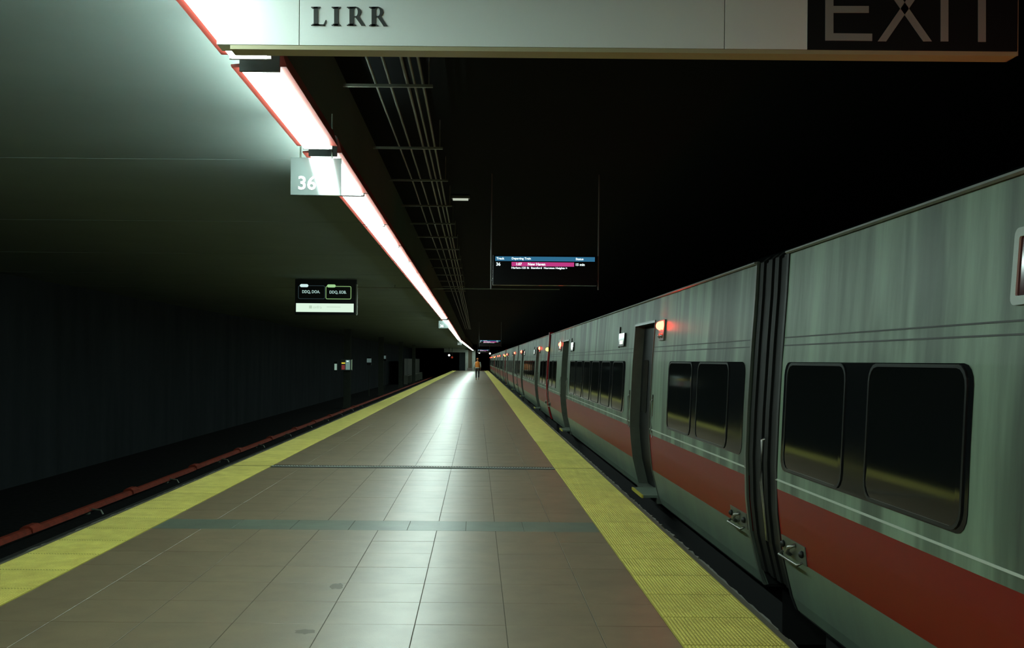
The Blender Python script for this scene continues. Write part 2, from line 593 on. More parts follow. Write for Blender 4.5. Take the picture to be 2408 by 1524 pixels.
# ------------------------------------------------------------------ overhead strip lights
STRIP_Z = 3.05
STRIP_W = 0.17
def strip_x(y):
    if y < 33: return -1.115 - 0.045 * (y - 5) / 28
    if y < 72: return -1.16 - 0.12 * (y - 33) / 39
    return -1.28 + 0.68 * (y - 72) / 76
def make_strip(l, top, added_side):
    t = thing('strip_light', 'x', 'light', (0, 0, STRIP_Z))
    w = STRIP_W / 2
    bm = bmesh.new()
    # lens: a shallow tray, bright underneath, its short sides glow onto the red lips
    y0, y1 = -l / 2 + .02, l / 2 - .02
    a = [(-w, 0.0), (w, 0.0), (w, 0.03), (-w, 0.03)]
    v0 = [bm.verts.new((x, y0, z)) for x, z in a]
    v1 = [bm.verts.new((x, y1, z)) for x, z in a]
    for i in range(4):
        bm.faces.new((v0[i], v1[i], v1[(i + 1) % 4], v0[(i + 1) % 4]))
    bm.faces.new(v0)
    bm.faces.new(list(reversed(v1)))
    obj('lens', bm, [E_STRIP], t)
    bm = bmesh.new()
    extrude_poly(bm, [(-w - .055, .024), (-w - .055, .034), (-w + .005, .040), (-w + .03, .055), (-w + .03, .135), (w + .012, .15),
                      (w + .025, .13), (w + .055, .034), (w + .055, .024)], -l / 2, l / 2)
    obj('housing', bm, M_HOUS, t)  # wide red lips shaped as a red glow along the lens
    # added emitter, unseen behind the left shoulder, brightens the soffit
    if added_side:
        bm = bmesh.new()
        box(bm, -w + .012, -w + .029, y0, y1, .07, .125)
        obj('added_side_emitter', bm, E_ADDED_SIDE, t)
    for ye in (-l / 2, l / 2 - .018):
        bobj('end_cap', (-w - .012, w + .022, ye - .001, ye + .019, .0, .14), M_HEND, t)
    for q in (-l * .3, l * .3):
        bm = bmesh.new()
        tube(bm, [(-.055, q, .13), (-.055, q, top - STRIP_Z)], .008, 6)
        obj('hanger_rod', bm, M_HEND, t)
    return t
starts = [-4.9, -2.94, -0.98, 0.98, 2.94]
strips = []
L0 = 1.90
ordn = ['first', 'second', 'third', 'fourth', 'fifth', 'sixth', 'seventh', 'eighth', 'ninth', 'tenth']
ys = [(-4.9 + 1.96 * k, 1.90) for k in range(5)]
ys += [(5.03, 1.87), (7.12, 1.72)]
y = 8.87
while y < 148:
    if abs(y - 34.5) < 1.0 or abs(y - 73) < 1.0:
        y += 1.2
        continue
    ys.append((y, 2.0))
    y += 2.03
protos = {}
cnt = 0
ys_back = 3
for (ya, l) in ys:
    yc = ya + l / 2
    top = SOFFIT_Z if strip_x(yc) - .06 < SOFFIT_X else CEIL_Z
    added_side = ya < 8.5               # added side emitter on near fixtures only, so the soffit glow fades away
    key = (round(l, 2), top, added_side)
    if key not in protos:
        o = make_strip(l, top, added_side)
        protos[key] = o
    else:
        o = copy_tree(protos[key])
    yc = ya + l / 2
    o.location = (strip_x(yc), yc, STRIP_Z)
    o.rotation_euler.z = -math.atan((strip_x(yc + l) - strip_x(yc - l)) / (2 * l))
    o['group'] = 'strip lights in the line over the platform'
    if ya + l < 3.7:
        o['label'] = 'white strip light overhead, %s counted back from the EXIT sign' % ordn[ys_back]
        ys_back -= 1
    elif ya < 4:
        o['label'] = 'white strip light passing the left end of the EXIT sign'
    elif ya < 6:
        o['label'] = 'largest white strip light between the EXIT sign and the first 36 sign'
    elif ya < 8:
        o['label'] = 'white strip light partly hidden behind the first 36 sign'
    elif ya < 28:
        cnt += 1
        o['label'] = 'white strip light, %s in line beyond the one behind the near 36 sign' % ordn[cnt - 1]
    elif ya < 73:
        o['label'] = 'distant white strip light in the thin bright line down to the small 36 signs'
    else:
        o['label'] = 'tiny white strip light where the line curves at the platform end'

# ------------------------------------------------------------------ overhead direction sign
SY = 3.6
def sx(px): return (px - VPX) / FPX * SY
sg = thing('hanging_sign', 'wide white direction sign with LIRR lettering and a black EXIT panel', 'sign', (0, SY, 2.72))
X0, X1, XB = sx(502), sx(2388), sx(1893)
SH = 0.30
D1, D2 = sx(697), sx(1697)
bobj('backing', (X0 + .004, X1 - .004, .012, .072, 0.012, SH), M_WHITE, sg)
for a, b in ((X0, D1), (D1, D2), (D2, XB)):
    bobj('face_panel', (a + .0015, b - .0015, 0, .0125, .014, SH), M_WHITE, sg, bevel=.001)
bobj('bottom_trim', (X0 + .05, X1, .0015, .078, -.002, .013), M_SIGNTRIM, sg)
bobj('end_trim', (X1 - .004, X1, .0, .078, -.002, SH), M_SIGNTRIM, sg)
ep = bobj('exit_panel', (XB, X1 - .004, -.002, .0125, .014, SH), M_BLACKSIGN, sg)
SZ = lambda py: (VPY - py) / FPX * SY + H - 2.72
def sgn_letter(name, polys, m, parent):
    bm = bmesh.new()
    for pl in polys:
        extrude_poly(bm, [(sx(px), SZ(py)) for px, py in pl], -.0045, -.0015)
    return obj(name, bm, m, parent)
# the sign stays a touch rolled with the picture: letters are laid out in the sign's own plane
def exit_poly(px0, slope=0.0):
    return px0
rl = math.tan(ROLL)
def R(px, py):
    dx, dy = px - VPX, py - VPY
    return (VPX + dx * math.cos(ROLL) + dy * math.sin(ROLL), VPY - dx * math.sin(ROLL) + dy * math.cos(ROLL))
def poly(*pts): return [R(*p) for p in pts]
T_ = -48
sgn_letter('letter_e', [poly((1940, T_), (1959, T_), (1959, 96), (1940, 96)), poly((1959, 79), (2050, 80), (2050, 97), (1959, 96)),
                        poly((1959, 15), (2042, 15), (2042, 31), (1959, 31)), poly((1959, T_), (2050, T_), (2050, T_ + 17), (1959, T_ + 17))], M_LETTER, ep)
sgn_letter('letter_x', [poly((2063, 98), (2083, 98), (2184, T_), (2164, T_)), poly((2170, 98), (2190, 98), (2088, T_), (2068, T_))], M_LETTER, ep)
sgn_letter('letter_i', [poly((2211, T_), (2229, T_), (2229, 98), (2211, 98))], M_LETTER, ep)
sgn_letter('letter_t', [poly((2299, T_), (2317, T_), (2317, 99), (2299, 99)), poly((2252, T_), (2364, T_), (2364, T_ + 17), (2252, T_ + 17))], M_LETTER, ep)
# LIRR in roman capitals
def serif_I(x, y0, y1, st=10):
    return [poly((x, y0), (x + st, y0), (x + st, y1), (x, y1)), poly((x - 6, y1 - 2), (x + st + 6, y1 - 2), (x + st + 6, y1), (x - 6, y1)),
            poly((x - 3, y1 - 4), (x + st + 3, y1 - 4), (x + st + 3, y1 - 2), (x - 3, y1 - 2)),
            poly((x - 6, y0), (x + st + 6, y0), (x + st + 6, y0 + 2), (x - 6, y0 + 2)), poly((x - 3, y0 + 2), (x + st + 3, y0 + 2), (x + st + 3, y0 + 4), (x - 3, y0 + 4))]
def serif_L(x, y0, y1):
    return serif_I(x, y0, y1) + [poly((x + 10, y1 - 3), (x + 26, y1 - 3), (x + 26, y1), (x + 10, y1)), poly((x + 22, y1), (x + 26, y1), (x + 30, y1 - 13), (x + 28, y1 - 13))]
def serif_R(x, y0, y1):
    out = serif_I(x, y0, y1)
    n = 10
    cx, cy, ro, rv, ri, riv = x + 15, y0 + 12, 12.5, 12, 4.5, 9.8
    for k in range(n):
        a0, a1 = -PI / 2 + PI * k / n, -PI / 2 + PI * (k + 1) / n
        out.append(poly((cx + ro * math.cos(a0), cy + rv * math.sin(a0)), (cx + ro * math.cos(a1), cy + rv * math.sin(a1)),
                        (cx + ri * math.cos(a1), cy + riv * math.sin(a1)), (cx + ri * math.cos(a0), cy + riv * math.sin(a0))))
    out.append(poly((x + 10, y0), (cx, y0), (cx, y0 + 2.2), (x + 10, y0 + 2.2)))
    out.append(poly((x + 10, y0 + 21.8), (cx, y0 + 21.8), (cx, y0 + 24), (x + 10, y0 + 24)))
    out.append(poly((x + 13, y0 + 23), (x + 22, y0 + 22), (x + 36, y1 - 2), (x + 38, y1), (x + 28, y1)))
    return out
sgn_letter('letter_l', serif_L(738, 17, 61), M_INK, sg)
sgn_letter('letter_i', serif_I(786, 17, 61), M_INK, sg)
sgn_letter('letter_r', serif_R(822, 17, 61), M_INK, sg)
sgn_letter('letter_r', serif_R(874, 17, 62), M_INK, sg)
for x in (X0 + .5, X1 - .5):
    bm = bmesh.new()
    tube(bm, [(x, .04, SH), (x, .04, CEIL_Z - 2.72)], .012, 8)
    obj('hanger_rod', bm, M_GALV, sg)

# ------------------------------------------------------------------ platform number signs (36)
def number_sign(loc, yaw, label):
    t = thing('number_sign', label, 'sign', loc, 'platform number signs under the strip light')
    t.rotation_euler.z = yaw
    bobj('panel', (-.176, .176, 0, .025, 0, .262), M_NUMSIGN, t, bevel=.002)
    text('number', '36', .2, M_NUMTXT, (-.122, -.001, .036), t, bold=.004, height=.098)
    for x in (-.11, .11):
        bm = bmesh.new()
        tube(bm, [(x, .012, .26), (x, .012, SOFFIT_Z - loc[2])], .006, 6)
        obj('hanger', bm, M_GALV, t)
    return t
number_sign((-1.137, 6.97, 2.745), math.radians(3.1), 'glossy grey square sign with white 36 at the near break in the strip light')
number_sign((strip_x(35) - .02, 35.3, 2.72), 0, 'small 36 sign at the middle break in the strip light')
number_sign((strip_x(73.5) - .02, 73.8, 2.7), 0, 'tiny 36 sign at the farthest break in the strip light')

# ------------------------------------------------------------------ conduits under the ceiling
cz = 3.7
for x, r, lab in ((-0.78, .010, 'thinnest ceiling conduit, nearest the strip light'), (-0.67, .011, 'ceiling conduit, second from the strip light'),
                  (-0.55, .013, 'ceiling conduit, middle one of the five'), (-0.49, .011, 'ceiling conduit, second from the dark train side'),
                  (-0.43, .012, 'ceiling conduit on the train side of the bundle')):
    bm = bmesh.new()
    tube(bm, [(x, 4, cz)] + [(x + random.uniform(-.010, .010), yy, cz + random.uniform(.0, .01)) for yy in range(8, 70, 4)], r, 7)
    tag(obj('conduit', bm, M_GALV, smooth=True), lab, 'pipe', 'conduits below the ceiling')
for i, y in enumerate([5.6, 7.54, 9.75, 11.5, 13.4, 15.15, 16.8, 18.65, 20.5, 22.4, 24.3, 26.2, 28.1, 30]):
    h = thing('pipe_hanger', '%s crossbar carrying the ceiling conduits, counted from the EXIT sign' % (ordn + ['eleventh', 'twelfth', 'thirteenth', 'fourteenth'])[i], 'pipe hanger', (-.72, y, cz - .062), 'crossbars under the conduits')
    bobj('bar', (-.31, .37, -.012, .012, .024, .045), M_GALV, h)
    for x in (.34,):
        bm = bmesh.new()
        tube(bm, [(x, 0, .03), (x, 0, CEIL_Z - cz + .062)], .006, 6)
        obj('rod', bm, M_GALV, h)

t = thing('ceiling_lamp', 'small pale lamp under the dark ceiling right of the conduits', 'light', (-.25, 14.2, 3.88))
bobj('tray', (-.13, .13, -.05, .05, .02, .06), M_GALV, t)
bobj('lens', (-.11, .11, -.04, .04, 0, .022), emis('weak_lamp', (.9, 1, .8), .55), t)
bobj('stem', (-.01, .01, -.01, .01, .06, CEIL_Z - 3.88), M_GALV, t)

# cross pipe that carries the screens
bm = bmesh.new()
tube(bm, [(-3.9, 23, 0), (1.9, 23, 0)], .014, 6)
cp = obj('cross_pipe', bm, M_GALV, loc=(0, 0, 3.25))
tag(cp, 'thin horizontal pipe spanning the platform behind the small screens', 'pipe')
for x in (-3.3, -1.9):
    bm = bmesh.new()
    tube(bm, [(x, 23, 0), (x, 23, SOFFIT_Z - 3.25)], .01, 6)
    obj('drop_rod', bm, M_GALV, cp)

# ------------------------------------------------------------------ screens
E_BLUE = emis('screen_blue', (0.030, 0.15, 0.27), 1.0)
E_PINK = emis('screen_pink', (0.52, 0.045, 0.22), 1.0)
E_TXT = emis('screen_text', (0.85, 1.0, 1.0), 1.3)
def departure_board(loc, label, full=True):
    t = thing('departure_board', label, 'screen', loc, 'departure boards hung over the platform')
    bobj('housing', (-.03, 1.28, 0, .09, -.04, .34), M_SCREEN, t, bevel=.006)
    bobj('header_bar', (0, 1.25, -.004, .001, .262, .318), E_BLUE, t)
    bobj('train_bar', (.205, .99, -.004, .001, .197, .249), E_PINK, t)
    for s_, x, z, h in (('Track', .015, .278, .030), ('Departing Train', .207, .272, .036), ('Status', 1.01, .278, .030), ('36', .013, .200, .042),
                        ('1:07', .265, .207, .034), ('New Haven', .41, .207, .034), ('15 min', 1.012, .207, .032)):
        text('screen_text', s_, .05, E_TXT, (x, -.006, z), t, bold=.0012, height=h)
    text('screen_text', 'Harlem-125 St  Stamford  Noroton Heights >', .04, E_TXT, (.205, -.006, .158), t, bold=.0012, width=.70, height=.031)
    for x in (-.05, 1.30):
        bm = bmesh.new()
        tube(bm, [(x, .045, -.09), (x, .045, CEIL_Z - loc[2])], .009, 6)
        box(bm, x - .001 if x < 0 else x - .03, x + .03 if x < 0 else x + .001, .04, .05, .01, .03)
        obj('bracket', bm, M_HEND, t)
    return t
departure_board((0.222, 12.5, 2.587), 'largest departure board with blue header and pink New Haven row')
departure_board((0.19, 61, 2.50), 'small far departure board beyond the large one, over the train side')
departure_board((0.14, 112, 2.46), 'tiniest departure board, lowest of the three in the distance')

t = thing('car_position_screen', 'small dark screen with two outlined boxes above a bright white banner', 'screen', (-3.88, 21.3, 2.58))
E_BAN = emis('banner_white', (0.72, 0.92, 0.74), 1.0)
bobj('housing', (-.02, 1.30, 0, .09, -.04, .72), mat('screen_glass_dark', (.010, .012, .012), .25), t, bevel=.006)
bobj('banner', (.005, 1.238, -.004, .001, .02, .205), E_BAN, t)
text('banner_text', 'onfra', .08, emis('banner_ink', (.50, .66, .50), 1), (.37, -.006, .095), t, height=.062)
bobj('banner_mark', (.285, .345, -.006, -.003, .095, .157), MATS['banner_ink'], t)
bobj('banner_line', (.66, .96, -.006, -.003, .125, .135), MATS['banner_ink'], t)
def outline(name, x0, x1, z0, z1, w, m):
    bm = bmesh.new()
    n = 5
    def ring(x0, x1, z0, z1, r):
        pts = []
        for cx, cz_, a0 in ((x1 - r, z1 - r, 0), (x0 + r, z1 - r, 90), (x0 + r, z0 + r, 180), (x1 - r, z0 + r, 270)):
            for k in range(n):
                a = math.radians(a0 + 90 * k / (n - 1))
                pts.append((cx + r * math.cos(a), cz_ + r * math.sin(a)))
        return pts
    A, B = ring(x0, x1, z0, z1, .035), ring(x0 + w, x1 - w, z0 + w, z1 - w, .035 - w)
    va = [bm.verts.new((x, -.004, z)) for x, z in A]
    vb = [bm.verts.new((x, -.004, z)) for x, z in B]
    for k in range(len(A)):
        q = (k + 1) % len(A)
        bm.faces.new((va[k], va[q], vb[q], vb[k]))
    return obj(name, bm, m, t)
def pill(name, x0, x1, z0, z1, m):
    bm = bmesh.new()
    r = (z1 - z0) / 2
    pts = [(x1 - r + r * math.cos(a), z0 + r + r * math.sin(a)) for a in [math.radians(-90 + 22.5 * k) for k in range(9)]]
    pts += [(x0 + r + r * math.cos(a), z0 + r + r * math.sin(a)) for a in [math.radians(90 + 22.5 * k) for k in range(9)]]
    extrude_poly(bm, pts, -.008, -.004)
    return obj(name, bm, m, t)
outline('box_outline', .05, .62, .30, .585, .008, emis('outline_dim', (.035, .06, .065), 1))
outline('box_outline', .635, 1.185, .295, .58, .016, emis('outline_green', (.20, .36, .14), 1))
pill('box_tag', .085, .265, .55, .615, emis('tag_white', (.62, .85, .82), 1))
pill('box_tag', .665, .85, .548, .612, emis('tag_green', (.34, .62, .28), 1))
E_T2 = emis('screen_text_pale', (.40, .60, .56), 1)
text('screen_text', 'DDQ, DOA.', .08, E_T2, (.135, -.006, .41), t, bold=.0012, width=.38, height=.075)
text('screen_text', 'DDQ, EOB.', .08, E_T2, (.72, -.006, .405), t, bold=.0012, width=.36, height=.075)
bobj('side_bracket', (1.285, 1.315, -.02, .05, -.03, .62), M_GALV, t)
for x in (.1, 1.1):
    bm = bmesh.new()
    tube(bm, [(x, .05, .7), (x, .05, SOFFIT_Z - 2.58)], .01, 6)
    obj('hanger_rod', bm, M_HEND, t)

# ------------------------------------------------------------------ the train
PROF = [(2.112, 2.34), (2.098, 2.08), (2.075, 1.74), (2.064, 1.60), (2.048, 1.25), (2.036, 0.90), (2.034, 0.75), (2.046, 0.58), (2.075, 0.33), (2.120, 0.14), (2.150, 0.02), (2.185, -0.07)]
def px_(z):
    for (xa, za), (xb, zb) in zip(PROF, PROF[1:]):
        if zb <= z <= za:
            return xa + (xb - xa) * (za - z) / (za - zb)
    return PROF[0][0] if z > PROF[0][1] else PROF[-1][0]
CARL = 20.7
HL = CARL / 2
DC, DW = 5.45, 0.71        # door centre and half width
DTOP = 2.06
XC = 3.55                  # centre line of the train
def sheet(bm, y0, y1, z0, z1, off=0.0, ny=1, th=0.0, mi=0):
    zs = sorted({z0, z1} | {z for _, z in PROF if z0 < z < z1})
    rows_ = []
    for z in zs:
        rows_.append([bm.verts.new((px_(z) - off, y0 + (y1 - y0) * k / ny, z)) for k in range(ny + 1)])
    for a, b in zip(rows_, rows_[1:]):
        for k in range(ny):
            bm.faces.new((a[k], a[k + 1], b[k + 1], b[k])).material_index = mi
    if th > 0:
        back = [[bm.verts.new((v.co.x + th, v.co.y, v.co.z)) for v in r] for r in rows_]
        def strip_(p, q):
            for i in range(len(p) - 1):
                bm.faces.new((p[i], p[i + 1], q[i + 1], q[i])).material_index = mi
        strip_(rows_[0], back[0]); strip_(rows_[-1], back[-1])
        strip_([r[0] for r in rows_], [r[0] for r in back])
        strip_([r[-1] for r in rows_], [r[-1] for r in back])

def rounded_panel(bm, y0, y1, z0, z1, r, off, th=0.02, n=4):
    """panel lying on the car side with rounded corners"""
    pts = []
    for cy, cz_, a0 in ((y1 - r, z1 - r, 0), (y0 + r, z1 - r, 90), (y0 + r, z0 + r, 180), (y1 - r, z0 + r, 270)):
        for k in range(n + 1):
            a = math.radians(a0 + 90 * k / n)
            pts.append((cy + r * math.cos(a), cz_ + r * math.sin(a)))
    f = [bm.verts.new((px_(z) - off, y, z)) for y, z in pts]
    b = [bm.verts.new((px_(z) - off + th, y, z)) for y, z in pts]
    bm.faces.new(f)
    for k in range(len(pts)):
        q = (k + 1) % len(pts)
        bm.faces.new((f[k], b[k], b[q], f[q]))
def rounded_ring(bm, y0, y1, z0, z1, r, w, off, th=0.012, n=4):
    def ring(y0, y1, z0, z1, r):
        pts = []
        for cy, cz_, a0 in ((y1 - r, z1 - r, 0), (y0 + r, z1 - r, 90), (y0 + r, z0 + r, 180), (y1 - r, z0 + r, 270)):
            for k in range(n + 1):
                a = math.radians(a0 + 90 * k / n)
                pts.append((cy + r * math.cos(a), cz_ + r * math.sin(a)))
        return pts
    A, B = ring(y0, y1, z0, z1, r), ring(y0 + w, y1 - w, z0 + w, z1 - w, r - w * .6)
    fa = [bm.verts.new((px_(z) - off, y, z)) for y, z in A]
    fb = [bm.verts.new((px_(z) - off, y, z)) for y, z in B]
    ba = [bm.verts.new((px_(z) - off + th, y, z)) for y, z in A]
    bb = [bm.verts.new((px_(z) - off + th, y, z)) for y, z in B]
    m = len(A)
    for k in range(m):
        q = (k + 1) % m
        bm.faces.new((fa[k], fa[q], fb[q], fb[k]))
        bm.faces.new((fa[k], ba[k], ba[q], fa[q]))
        bm.faces.new((fb[k], fb[q], bb[q], bb[k]))

SEGS = [(-HL, -DC - DW), (-DC + DW, DC - DW), (DC + DW, HL)]
def make_car():
    c = thing('rail_car', 'x', 'train car', (0, 0, 0), 'cars of the standing train')
    # side shell, split where the paint changes
    bm = bmesh.new()
    for a, b in SEGS:
        sheet(bm, a, b, 0.75, 2.34, ny=4, th=.03)
    for d in (-DC, DC):
        sheet(bm, d - DW, d + DW, DTOP, 2.34, th=.03)
    obj('side_shell', bm, M_BODY, c)
    for a, b in SEGS:
        bm = bmesh.new(); sheet(bm, a, b, 0.33, 0.75, th=.03); obj('red_stripe', bm, M_RED, c)
        bm = bmesh.new(); sheet(bm, a, b, -0.07, 0.33, th=.03); obj('skirt', bm, M_SKIRT, c)
        bm = bmesh.new(); sheet(bm, a, b, 0.806, 0.818, off=.004, th=.01); obj('rib', bm, M_LINE, c)
        for z in (1.717, 1.77):
            bm = bmesh.new(); sheet(bm, a, b, z - .004, z + .004, off=.0025, th=.01); obj('groove', bm, M_GROOVE, c)
    # roof, far side, ends and underframe
    bm = bmesh.new()
    rp = [(2.112, 2.34), (2.35, 2.40), (2.9, 2.48), (XC, 2.50), (4.2, 2.48), (4.75, 2.40), (4.99, 2.34), (4.99, 2.30), (2.112, 2.30)]
    extrude_poly(bm, rp, -HL + .02, HL - .02)
    obj('roof', bm, M_ROOF, c)
    bm = bmesh.new()
    extrude_poly(bm, [(2.098, 2.338), (2.085, 2.346), (2.085, 2.356), (2.115, 2.362), (2.15, 2.35)], -HL, HL)
    obj('gutter', bm, M_GUTT, c)
    bm = bmesh.new()
    extrude_poly(bm, [(4.97, 2.34), (5.06, 1.0), (5.06, .6), (4.93, -.07), (4.90, -.07), (5.03, .6), (5.03, 1.0), (4.94, 2.34)], -HL, HL)
    obj('far_side', bm, M_BODY, c)
    for ye, s_ in ((-HL, -1), (HL, 1)):
        bm = bmesh.new()
        prof = [(px_(z) + .004, z) for z in (2.34, 2.08, 1.74, 1.25, .9, .58, .33, .02, -.07)] + [(4.92, -.07), (5.04, .75), (4.96, 2.34)]
        y0, y1 = (ye + .005, ye + .05) if s_ < 0 else (ye - .05, ye - .005)
        extrude_poly(bm, prof, y0, y1)
        obj('end_wall', bm, M_RUB, c)
        # bright corner moulding of the car end
        bm = bmesh.new()
        zs = [2.36, 2.08, 1.74, 1.25, .9, .58, .33, .02, -.07]
        y0, y1 = (ye - .012, ye + .03) if s_ < 0 else (ye - .03, ye + .012)
        extrude_poly(bm, [(px_(min(z, 2.34)) - .008, z) for z in zs] + [(px_(min(z, 2.34)) + .012, z) for z in reversed(zs)], y0, y1)
        obj('corner_post', bm, M_JAMB if s_ < 0 else M_RUB, c)
        # bellows half towards the neighbour car
        for k in range(3):
            bm = bmesh.new()
            e = .03 * (k % 2)
            y0 = ye + s_ * (.04 + .105 * k)
            y1 = y0 + s_ * .09
            o_ = .012 + e * .5
            zt = 2.385 - e * .4
            pts = [(px_(z) + o_, z) for z in (.05, .33, .58, .9, 1.25, 1.74, 2.08)] + [(px_(2.3) + o_, zt - .04), (px_(2.3) + o_ + .05, zt), (2.6, zt + .03), (4.5, zt + .03), (4.85, 2.2), (4.95, 1.5), (4.9, .05)]
            extrude_poly(bm, pts, min(y0, y1), max(y0, y1))
            obj('bellows_fold', bm, M_BELL, c)
        if s_ > 0:
            bm = bmesh.new()
            yb = ye + .33
            tube(bm, [(2.07, yb, 1.07), (2.035, yb, 1.05), (2.03, yb, .75), (2.075, yb, .34), (2.11, yb, .32)], .010, 8)
            obj('grab_bar', bm, M_STEEL, c, smooth=True)
        # safety-gate anchor: pale plate, hook, keeper rod, knobs
        yo = ye - s_ * .30
        p = bmesh.new()
        sheet(p, yo - .24, yo + .24, .33, .45, off=.006, th=.012)
        pl = obj('gate_anchor', p, M_JAMB, c)
        bm = bmesh.new()
        x = px_(.39) - .012
        tube(bm, [(x, yo - .2, .345), (x - .03, yo - .19, .325), (x - .03, yo + .19, .325), (x, yo + .2, .345)], .009, 6)
        obj('keeper_rod', bm, M_STEEL, pl, smooth=True)
        bm = bmesh.new()
        tube(bm, [(x, yo - .06, .43), (x - .035, yo - .03, .41), (x - .03, yo + .02, .37), (x, yo + .05, .35)], .014, 6)
        obj('hook', bm, M_STEEL, pl, smooth=True)
        for q in (-.19, .19):
            bm = bmesh.new()
            dome(bm, (x, yo + q, .395), .024)
            obj('knob', bm, M_RUB, pl, smooth=True)
    bobj('underframe', (2.35, 4.8, -HL + .1, HL - .1, -.55, -.07), M_DARK, c)
    bobj('floor_pan', (2.2, 4.95, -HL + .02, HL - .02, -.09, -.05), M_DARK, c)
    # windows
    ends = [(-10.22, -7.18, (-9.18, -7.80), 1.12), (-4.08, 4.08, (-3.4, -2.04, -.68, .68, 2.04, 3.4), 1.04), (7.72, 10.25, (8.29, 9.66), 1.03)]
    for a, b, cs, w in ends:
        bm = bmesh.new()
        rounded_panel(bm, a, b, .885, 1.605, .09, .004)
        bd = obj('window_band', bm, M_BAND, c)
        for q in cs:
            bm = bmesh.new()
            rounded_panel(bm, q - w / 2, q + w / 2, .905, 1.588, .08, .006, th=.006)
            g = obj('window', bm, M_GLASS, c)
            bm = bmesh.new()
            rounded_ring(bm, q - w / 2 - .012, q + w / 2 + .012, .893, 1.600, .092, .016, .010)
            obj('gasket', bm, M_GASK, g, smooth=False)
    # doors
    for d, s_ in ((-DC, -1), (DC, 1)):
        y0, y1 = d - DW, d + DW
        for q in (0, 1):
            bm = bmesh.new()
            ya, yb = (y0, d - .004) if q == 0 else (d + .004, y1)
            sheet(bm, ya, yb, -.0, DTOP, off=-.115, th=.03)
            lf = obj('door_leaf', bm, M_DOOR, c)
            bm = bmesh.new()
            ym = (ya + yb) / 2
            rounded_panel(bm, ym - .17, ym + .17, .95, 1.62, .05, -.108, th=.006)
            obj('door_glass', bm, M_GLASS, lf)
        for ya, yb in ((y0 - .012, y0 + .002), (y1 - .002, y1 + .012)):
            bm = bmesh.new()
            sheet(bm, ya, yb, -.07, DTOP, off=.010, th=.13)
            obj('door_jamb', bm, M_JAMB, c)
        bm = bmesh.new()
        sheet(bm, y0 - .012, y1 + .012, DTOP, DTOP + .03, off=.010, th=.13)
        obj('door_header', bm, M_GASK, c)
        bm = bmesh.new()
        box(bm, 1.97, 2.26, d - .70, d + .05, .0, .028)
        pl = obj('step_plate', bm, M_PLATE, c)
        bobj('step_edge', (1.952, 1.972, d - .70, d + .05, -.004, .030), mat('step_yellow', (.55, .48, .06), .5), pl)
        bobj('door_sill', (2.13, 2.27, y0, y1, -.07, .0), M_JAMB, c)
        # vertical recessed grip beside the door
        for q in (y1 + .16, y0 - .16):
            bm = bmesh.new()
            rounded_panel(bm, q - .035, q + .035, .72, 1.22, .03, .003, th=.01)
            gp = obj('door_grip', bm, M_BAND, c)
            bm = bmesh.new()
            x = px_(1.0) - .02
            tube(bm, [(x + .02, q, .78), (x, q, .80), (x, q, 1.14), (x + .02, q, 1.16)], .008, 6)
            obj('grip_bar', bm, M_STEEL, gp)
        # red door-open lamps outboard of the door
        yl = d + s_ * 1.24
        bm = bmesh.new()
        sheet(bm, yl - .15, yl + .15, 1.84, 2.07, off=.022, th=.03)
        hs = obj('lamp_box', bm, M_GUTT, c)
        for q in (-.075, .075):
            bm = bmesh.new()
            dome(bm, (px_(2.0) - .022, yl + q, 2.005), .052)
            obj('red_lamp', bm, E_RED, hs, smooth=True)
        for q in (-.07, .07):
            bm = bmesh.new()
            dome(bm, (px_(1.9) - .022, yl + q, 1.89), .028)
            obj('clear_lamp', bm, M_STEEL, hs, smooth=True)
        # lit destination box inboard of the door
        yd = d - s_ * 1.78
        bm = bmesh.new()
        sheet(bm, yd - .26, yd + .26, 1.815, 2.00, off=.03, th=.035)
        db = obj('destination_box', bm, M_BAND, c)
        bm = bmesh.new()
        sheet(bm, yd - .16, yd + .12, 1.845, 1.90, off=.034, th=.004)
        obj('display', bm, emis('destination_white', (.8, .9, .75), 1.3), db)
        bm = bmesh.new()
        sheet(bm, yd + .31, yd + .36, 1.80, 2.10, off=.02, th=.025)
        obj('drip_edge', bm, M_GASK, db)
    # framed marker window beyond the front door
    bm = bmesh.new()
    rounded_ring(bm, 6.85, 7.47, 1.83, 2.13, .03, .035, .012)
    mk = obj('marker_frame', bm, mat('marker_frame', (.40, .45, .40), .4), c)
    bm = bmesh.new()
    rounded_panel(bm, 6.88, 7.44, 1.86, 2.10, .02, .004)
    obj('marker_glass', bm, mat('marker_red_glass', (.05, .006, .006), .1), mk)
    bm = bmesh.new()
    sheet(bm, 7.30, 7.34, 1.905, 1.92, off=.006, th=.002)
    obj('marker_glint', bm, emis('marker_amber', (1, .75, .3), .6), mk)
    return c
car = make_car()
PITCHC = 21.45
centres = [-3.6 + PITCHC * k for k in range(8)]
car_labels = ['nearest grey rail car with red lower stripe, cut by the right edge of the picture',
              'grey rail car just beyond the first dark gap, with lit red lamps by its open view of doors',
              'grey rail car behind the first dark red post, third from the viewer',
              'fourth grey rail car, before the second dark red post',
              'fifth grey rail car, beyond the second dark red post',
              'sixth grey rail car, small and far down the platform',
              'seventh grey rail car, beyond the farthest amber lamps',
              'last grey rail car at the vanishing end of the train']
car_labels[1] = 'grey rail car just beyond the first dark gap, with the step plate nearest the viewer'
cars = []
for k, y in enumerate(centres):
    o = car if k == 0 else copy_tree(car)
    o.location = (0, y, 0)
    o['label'] = car_labels[k]
    cars.append(o)
